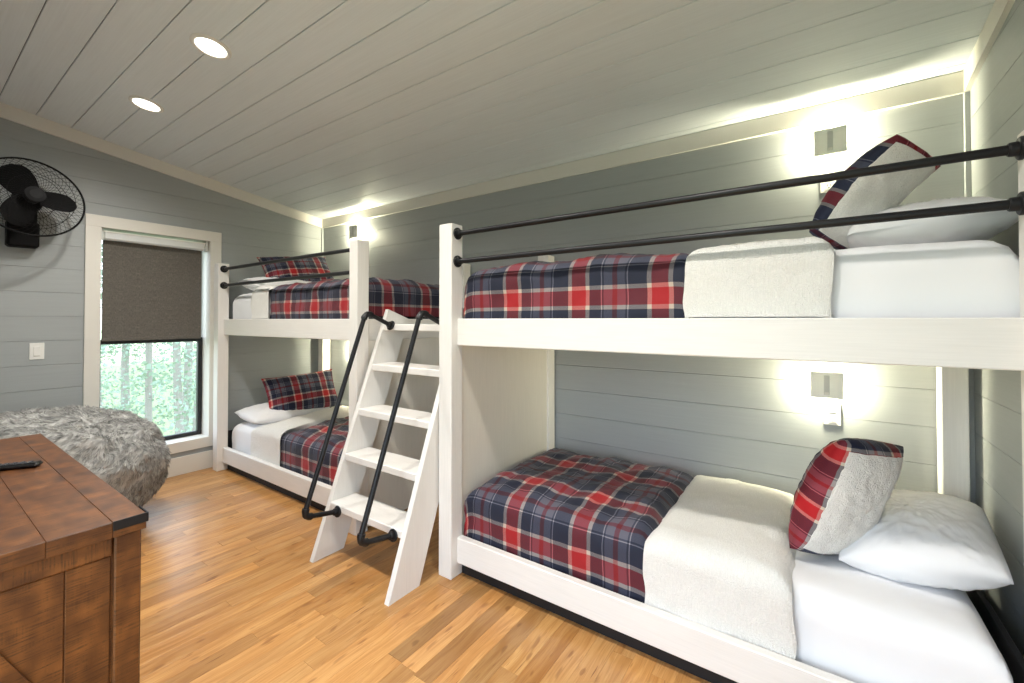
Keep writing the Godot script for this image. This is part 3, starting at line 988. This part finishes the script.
func build_fan() -> void:
	var base := Vector3(XW, 1.9, -0.53)
	var fan := thing("wall_fan", "black wall-mounted fan with a round wire cage", "fan", base)
	var hub := Vector3(-4.33, 2.208, -0.546) - base
	var ax := Vector3(1, 0.18, -0.12).normalized()
	var sx := ax.cross(Vector3.UP).normalized()
	var sy := sx.cross(ax).normalized()
	part_box("wall_bracket", Vector3(0.0, -0.02, -0.075), Vector3(0.1, 0.16, 0.08), M.fan_black, fan, 0.012, 1)
	var neck := MB.new()
	neck.box(Vector3(0.03, 0.13, -0.06), Vector3(0.13, 0.31, 0.07), 0.02, 1)
	obj("neck", neck, M.fan_black, fan)
	var mo := MB.new()
	mo.lathe([Vector2(0.0, -0.19), Vector2(0.045, -0.19), Vector2(0.07, -0.17), Vector2(0.078, -0.12), Vector2(0.072, -0.075), Vector2(0.06, -0.06), Vector2(0.0, -0.06)], hub, ax, 28)
	obj("motor", mo, M.fan_black, fan)
	var hb := MB.new()
	hb.lathe([Vector2(0.0, -0.058), Vector2(0.04, -0.058), Vector2(0.044, -0.01), Vector2(0.03, 0.012), Vector2(0.0, 0.016)], hub, ax, 24)
	obj("hub", hb, M.fan_black, fan)
	# three broad blades
	for k in 3:
		var a0 := 1.05 + TAU * k / 3.0
		var pos := PackedVector3Array()
		var uvs := PackedVector2Array()
		for r in 9:
			var t := r / 8.0
			var rad := lerpf(0.035, 0.225, t)
			var half := (0.045 + 0.035 * sin(PI * minf(t * 0.75 + 0.12, 1.0))) * (sqrt(maxf(0.0, 1.0 - pow(maxf(0.0, t - 0.75) / 0.27, 2.0))))
			for c in 7:
				var s := c / 6.0 * 2.0 - 1.0
				var rd := sx * cos(a0) + sy * sin(a0)
				var td := -sx * sin(a0) + sy * cos(a0)
				pos.append(hub + rd * rad + td * s * half + ax * (-0.03 + s * half * 0.45))
				uvs.append(Vector2(t, s))
		var bm := MB.new()
		bm.grid(pos, uvs, 9, 7, false)
		var p2 := PackedVector3Array()
		for p in pos:
			p2.append(p - ax * 0.004)
		bm.grid(p2, uvs, 9, 7, true)
		obj("blade", bm, M.fan_black, fan)
	# cage: rim, rings and spiral wires front and back
	var R := 0.268
	var cage := Node3D.new()
	cage.name = "cage"
	fan.add_child(cage, true)
	var ring := func(nm: String, rad: float, depth: float, wire: float):
		var pts := []
		for j in 61:
			var a := TAU * j / 60.0
			pts.append(hub + (sx * cos(a) + sy * sin(a)) * rad + ax * depth)
		var m := MB.new()
		m.tube(pts, wire, 8, false)
		obj(nm, m, M.fan_black, cage)
	ring.call("rim", R, -0.03, 0.0065)
	var dome := func(t: float, sgn: float) -> float:
		return -0.03 + sgn * 0.075 * (1.0 - pow(t, 3.0))
	for sgn in [1.0, -1.0]:
		var wires := MB.new()
		for k in 48:
			var pts := []
			for j in 9:
				var t := j / 8.0
				var a: float = TAU * k / 48.0 + sgn * 0.9 * (1.0 - t)
				pts.append(hub + (sx * cos(a) + sy * sin(a)) * lerpf(0.05, R, t) + ax * (dome.call(t, sgn) as float))
			wires.tube(pts, 0.0011, 5, false)
		var wo := obj("wire_grille", wires, M.fan_black, cage)
		wo.set_meta("kind", "stuff")
		for t in [0.0, 0.36, 0.72]:
			ring.call("ring", lerpf(0.05, R, t), dome.call(t, sgn), 0.0016)
	var badge := MB.new()
	badge.lathe([Vector2(0.0, 0.04), Vector2(0.052, 0.04), Vector2(0.052, 0.046), Vector2(0.03, 0.05), Vector2(0.0, 0.05)], hub, ax, 24)
	obj("centre_disc", badge, M.fan_black, cage)

func build_sconce(at: Vector3, label: String) -> void:
	var s := thing("wall_sconce", label, "wall light", at, "backlit sconces over the bunks")
	part_box("mount", Vector3(-0.035, -0.035, 0.0), Vector3(0.035, 0.035, 0.012), M.plate_dark, s, 0.002)
	obj("led_diffuser", bx(Vector3(-0.06, -0.06, 0.014), Vector3(0.06, 0.06, 0.046), 0.008), M.led, s)
	obj("face_plate", bx(Vector3(-0.07, -0.068, 0.047), Vector3(0.07, 0.068, 0.056), 0.004), M.plate, s)
	obj("switch_slot", bx(Vector3(-0.012, -0.05, 0.056), Vector3(0.012, 0.05, 0.0585), 0.001), M.plate_dark, s)
	obj("switch_key", bx(Vector3(-0.009, -0.048, 0.0585), Vector3(0.009, -0.036, 0.061), 0.001), M.plastic, s)
	var l := OmniLight3D.new()
	l.name = "sconce_light"
	l.position = Vector3(0, 0, 0.032)
	l.light_color = Color(1.0, 0.975, 0.84)
	l.light_energy = SCONCE
	l.light_size = 0.02
	l.omni_range = 8.0
	l.omni_attenuation = 2.0
	l.shadow_enabled = true
	s.add_child(l)

func build_can(x: float, z: float, label: String) -> void:
	var c := thing("recessed_light", label, "ceiling light", Vector3(x, ceil_y(z), z), "recessed ceiling lights")
	c.rotation.x = -atan(SLOPE)
	var t := MB.new()
	t.lathe([Vector2(0.092, 0.0), Vector2(0.092, -0.004), Vector2(0.085, -0.008), Vector2(0.072, -0.008), Vector2(0.068, -0.002)], Vector3.ZERO, Vector3.UP, 40)
	obj("trim_ring", t, M.plastic, c)
	var d := MB.new()
	d.lathe([Vector2(0.0, -0.005), Vector2(0.069, -0.005), Vector2(0.069, -0.002), Vector2(0.0, -0.002)], Vector3.ZERO, Vector3.UP, 40)
	for k in d.n.size():
		pass
	obj("light_lens", d, M.can, c)
	var l := SpotLight3D.new()
	l.name = "can_light"
	l.position = Vector3(0, -0.014, 0)
	l.rotation.x = -PI / 2
	l.spot_angle = 80.0
	l.spot_angle_attenuation = 0.9
	l.light_size = 0.065
	l.light_energy = CAN
	l.light_color = Color(1.0, 0.985, 0.955)
	l.spot_range = 12.0
	l.spot_attenuation = 2.0
	l.shadow_enabled = true
	c.add_child(l)

func build_small() -> void:
	# switch on the window wall
	var s := thing("light_switch", "white rocker light switch on the grey wall beside the window", "light switch", Vector3(XW, 1.143, -0.611))
	part_box("cover_plate", Vector3(0.0, -0.06, -0.037), Vector3(0.006, 0.06, 0.037), M.plastic, s, 0.002)
	part_box("rocker", Vector3(0.006, -0.034, -0.017), Vector3(0.011, 0.034, 0.017), M.plastic, s, 0.002)
	for q in [[0.071, 0.878, "white duplex outlet beneath the lower backlit sconce away from the window"], [0.066, 2.101, "white duplex outlet beneath the upper backlit sconce away from the window"]]:
		var o := thing("wall_outlet", q[2], "outlet", Vector3(q[0], q[1], ZB))
		part_box("cover_plate", Vector3(-0.037, -0.058, 0.0), Vector3(0.037, 0.058, 0.006), M.plastic, o, 0.002)
		for y in [-0.026, 0.026]:
			var r := obj("receptacle", bx(Vector3(-0.017, y - 0.018, 0.006), Vector3(0.017, y + 0.018, 0.009), 0.002), M.plastic, o)
			for x in [-0.007, 0.007]:
				part_box("slot", Vector3(x - 0.0014, y - 0.002, 0.0088), Vector3(x + 0.0014, y + 0.01, 0.0094), M.slot, r, 0.0)
			part_box("slot", Vector3(-0.003, y - 0.012, 0.0088), Vector3(0.003, y - 0.007, 0.0094), M.slot, r, 0.0)

func build_outside() -> void:
	var g := MB.new()
	g.box(Vector3(-60, -3.7, -40), Vector3(-5.2, -3.4, 30), 0.0)
	var go := obj("forest_ground", g, M.ground)
	go.set_meta("kind", "structure")
	var spots := [[-8.6, -2.3, 0.07], [-11.0, -3.5, 0.11], [-11.0, -1.1, 0.09], [-13.4, -4.4, 0.13], [-13.4, -6.8, 0.10], [-13.4, -2.0, 0.1], [-16.0, -5.6, 0.14], [-16.0, -3.2, 0.14], [-18.6, -4.5, 0.15], [-18.6, -7.0, 0.14], [-10.6, -5.9, 0.1]]
	for k in spots.size():
		var q: Array = spots[k]
		var base := Vector3(q[0], -3.4, q[1])
		var t := thing("tree", "slender pale-barked leafy tree seen through the window glass", "tree", base, "trees outside the window")
		var m := MB.new()
		var pts := []
		var rad := []
		for j in 8:
			pts.append(Vector3(sin(j * 1.3 + k) * 0.06, j * 1.05, cos(j * 0.9 + k * 2.0) * 0.06))
			rad.append(q[2] * (1.0 - j * 0.09))
		m.tube(pts, rad, 10)
		obj("trunk", m, M.bark, t)
		var f := MB.new()
		for c in 34:
			var cy := rng.randf_range(1.2, 7.2)
			var cen := Vector3(rng.randf_range(-0.8, 0.8), cy, rng.randf_range(-0.8, 0.8))
			var cr := rng.randf_range(0.25, 0.5)
			for l in 60:
				var p := cen + (Vector3(rng.randfn(), rng.randfn() * 0.7, rng.randfn()) * 0.5).limit_length(1.0) * cr
				var d := Vector3(rng.randfn(), rng.randfn() * 0.5 - 0.3, rng.randfn()).normalized()
				var w := d.cross(Vector3(rng.randfn(), rng.randfn(), rng.randfn())).normalized()
				var s := rng.randf_range(0.05, 0.11)
				f.tint = Color(0.29, 0.37, 0.29)
				var nn := d.cross(w).normalized()
				f.poly([p, p + d * s * 0.5 + w * s * 0.32, p + d * s, p + d * s * 0.5 - w * s * 0.32], nn, [Vector2.ZERO, Vector2.ZERO, Vector2.ZERO, Vector2.ZERO])
		var fo := obj("foliage", f, M.leaf, t)
		fo.set_meta("kind", "stuff")

# ---------------------------------------------------------------- light levels
const CAN := 2.7
const SCONCE := 1.0
const SKY := 6.0
const EXPOSURE := 1.0

func _ready() -> void:
	rng.seed = 20240611
	# camera
	var cam := Camera3D.new()
	cam.name = "camera"
	add_child(cam)
	cam.position = Vector3(0, 1.37, 0)
	cam.rotation = Vector3(deg_to_rad(0.75), deg_to_rad(34.9), 0)
	var near := 0.05
	cam.set_frustum(2.0 * near * 341.5 / 434.0, Vector2(0, -27.4 / 434.0 * near), near, 200.0)
	cam.current = true
	# sky
	var env := Environment.new()
	env.background_mode = Environment.BG_SKY
	var sky := Sky.new()
	var sm := ProceduralSkyMaterial.new()
	sm.sky_top_color = Color(0.80, 0.88, 0.97)
	sm.sky_horizon_color = Color(0.94, 0.97, 1.0)
	sm.ground_horizon_color = Color(0.80, 0.86, 0.80)
	sm.ground_bottom_color = Color(0.5, 0.55, 0.48)
	sm.energy_multiplier = SKY
	sky.sky_material = sm
	env.sky = sky
	env.tonemap_mode = Environment.TONE_MAPPER_LINEAR
	env.tonemap_exposure = EXPOSURE
	env.sdfgi_enabled = true
	env.ssao_enabled = true
	env.ssil_enabled = true
	var we := WorldEnvironment.new()
	we.name = "world_environment"
	we.environment = env
	add_child(we)

	make_materials()
	build_shell()

	# ceiling lights: two in view, two more of the same row over the near bunk's side
	build_can(-2.575, -0.945, "round recessed ceiling light on the sloped white boards, second from the window")
	build_can(-3.61, -0.955, "round recessed ceiling light on the sloped white boards, closest to the window")
	build_can(-1.54, -0.95, "round recessed ceiling light on the sloped white boards, third from the window")
	build_can(-0.505, -0.95, "round recessed ceiling light on the sloped white boards, fourth from the window")

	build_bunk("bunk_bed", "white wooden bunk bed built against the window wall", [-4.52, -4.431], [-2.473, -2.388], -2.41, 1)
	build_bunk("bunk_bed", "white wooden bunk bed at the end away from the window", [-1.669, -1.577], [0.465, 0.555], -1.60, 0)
	build_ladder()

	bedding("lower bunk by the window", -4.424, -2.49, 0.133, 0.455, -1, -3.62, -4.0, 0.3, 200)
	bedding("upper bunk by the window", -4.424, -2.49, 1.292, 1.645, -1, -3.73, -4.0, 0.0, 300)
	bedding("lower bunk away from the window", -1.57, 0.46, 0.133, 0.455, 1, -0.56, -0.065, 0.0, 400)
	bedding("upper bunk away from the window", -1.57, 0.485, 1.292, 1.645, 1, -0.39, 0.055, 0.0, 500)

	white_pillow("plump white pillow lying on the lower bunk away from the window", Vector3(0.315, 0.525, -2.33), Vector3(-0.2, 1, 0.06), Vector3(0.99, 0, 0.1), Vector3(0.64, 0.49, 0.22), 81)
	white_pillow("plump white pillow lying on the upper bunk away from the window", Vector3(0.31, 1.715, -2.33), Vector3(-0.08, 1, 0.05), Vector3(1, 0, -0.1), Vector3(0.7, 0.5, 0.2), 83)
	white_pillow("flat white pillow half hidden on the lower bunk by the window", Vector3(-4.22, 0.49, -2.2), Vector3(0.1, 1, 0.0), Vector3(-1, 0, 0), Vector3(0.8, 0.44, 0.16), 85)
	white_pillow("flat white pillow half hidden on the upper bunk by the window", Vector3(-4.18, 1.69, -2.2), Vector3(0.15, 1, 0.0), Vector3(-1, 0, 0), Vector3(0.8, 0.44, 0.16), 87)
	throw_pillow("tartan and fleece throw pillow upright on the lower bunk away from the window", Vector3(0.08, 0.685, -2.14), Vector3(-0.72, 0.27, -0.62), Vector3(0.25, 1, 0), Vector3(0.36, 0.54, 0.2), 0.86, -0.03, 0.35)
	throw_pillow("tartan and fleece throw pillow leaning on the upper bunk away from the window", Vector3(0.155, 1.84, -2.14), Vector3(-0.6, 0.46, -0.66), Vector3(0.6, 1, 0), Vector3(0.28, 0.44, 0.15), 0.88, -0.07, 0.35)
	throw_pillow("tartan throw pillow leaning on the white pillow, lower bunk by the window", Vector3(-4.13, 0.655, -2.33), Vector3(0.9, 0.42, 0.15), Vector3(-0.4, 1, 0), Vector3(0.68, 0.40, 0.17), 0.9, 0.0)
	throw_pillow("tartan throw pillow leaning on the white pillow, upper bunk by the window", Vector3(-4.22, 1.85, -2.33), Vector3(0.75, 0.6, 0.2), Vector3(-0.6, 1, 0), Vector3(0.66, 0.40, 0.16), 0.9, 0.0)

	build_sconce(Vector3(0.072, 2.296, ZB), "square backlit wall sconce above the upper bunk away from the window")
	build_sconce(Vector3(0.048, 1.032, ZB), "square backlit wall sconce above the lower bunk away from the window")
	build_sconce(Vector3(-3.97, 2.296, ZB), "square backlit wall sconce above the upper bunk by the window")
	build_sconce(Vector3(-3.97, 1.032, ZB), "square backlit wall sconce above the lower bunk by the window")

	build_console()
	build_bean_bag()
	build_fan()
	build_small()
	build_outside()
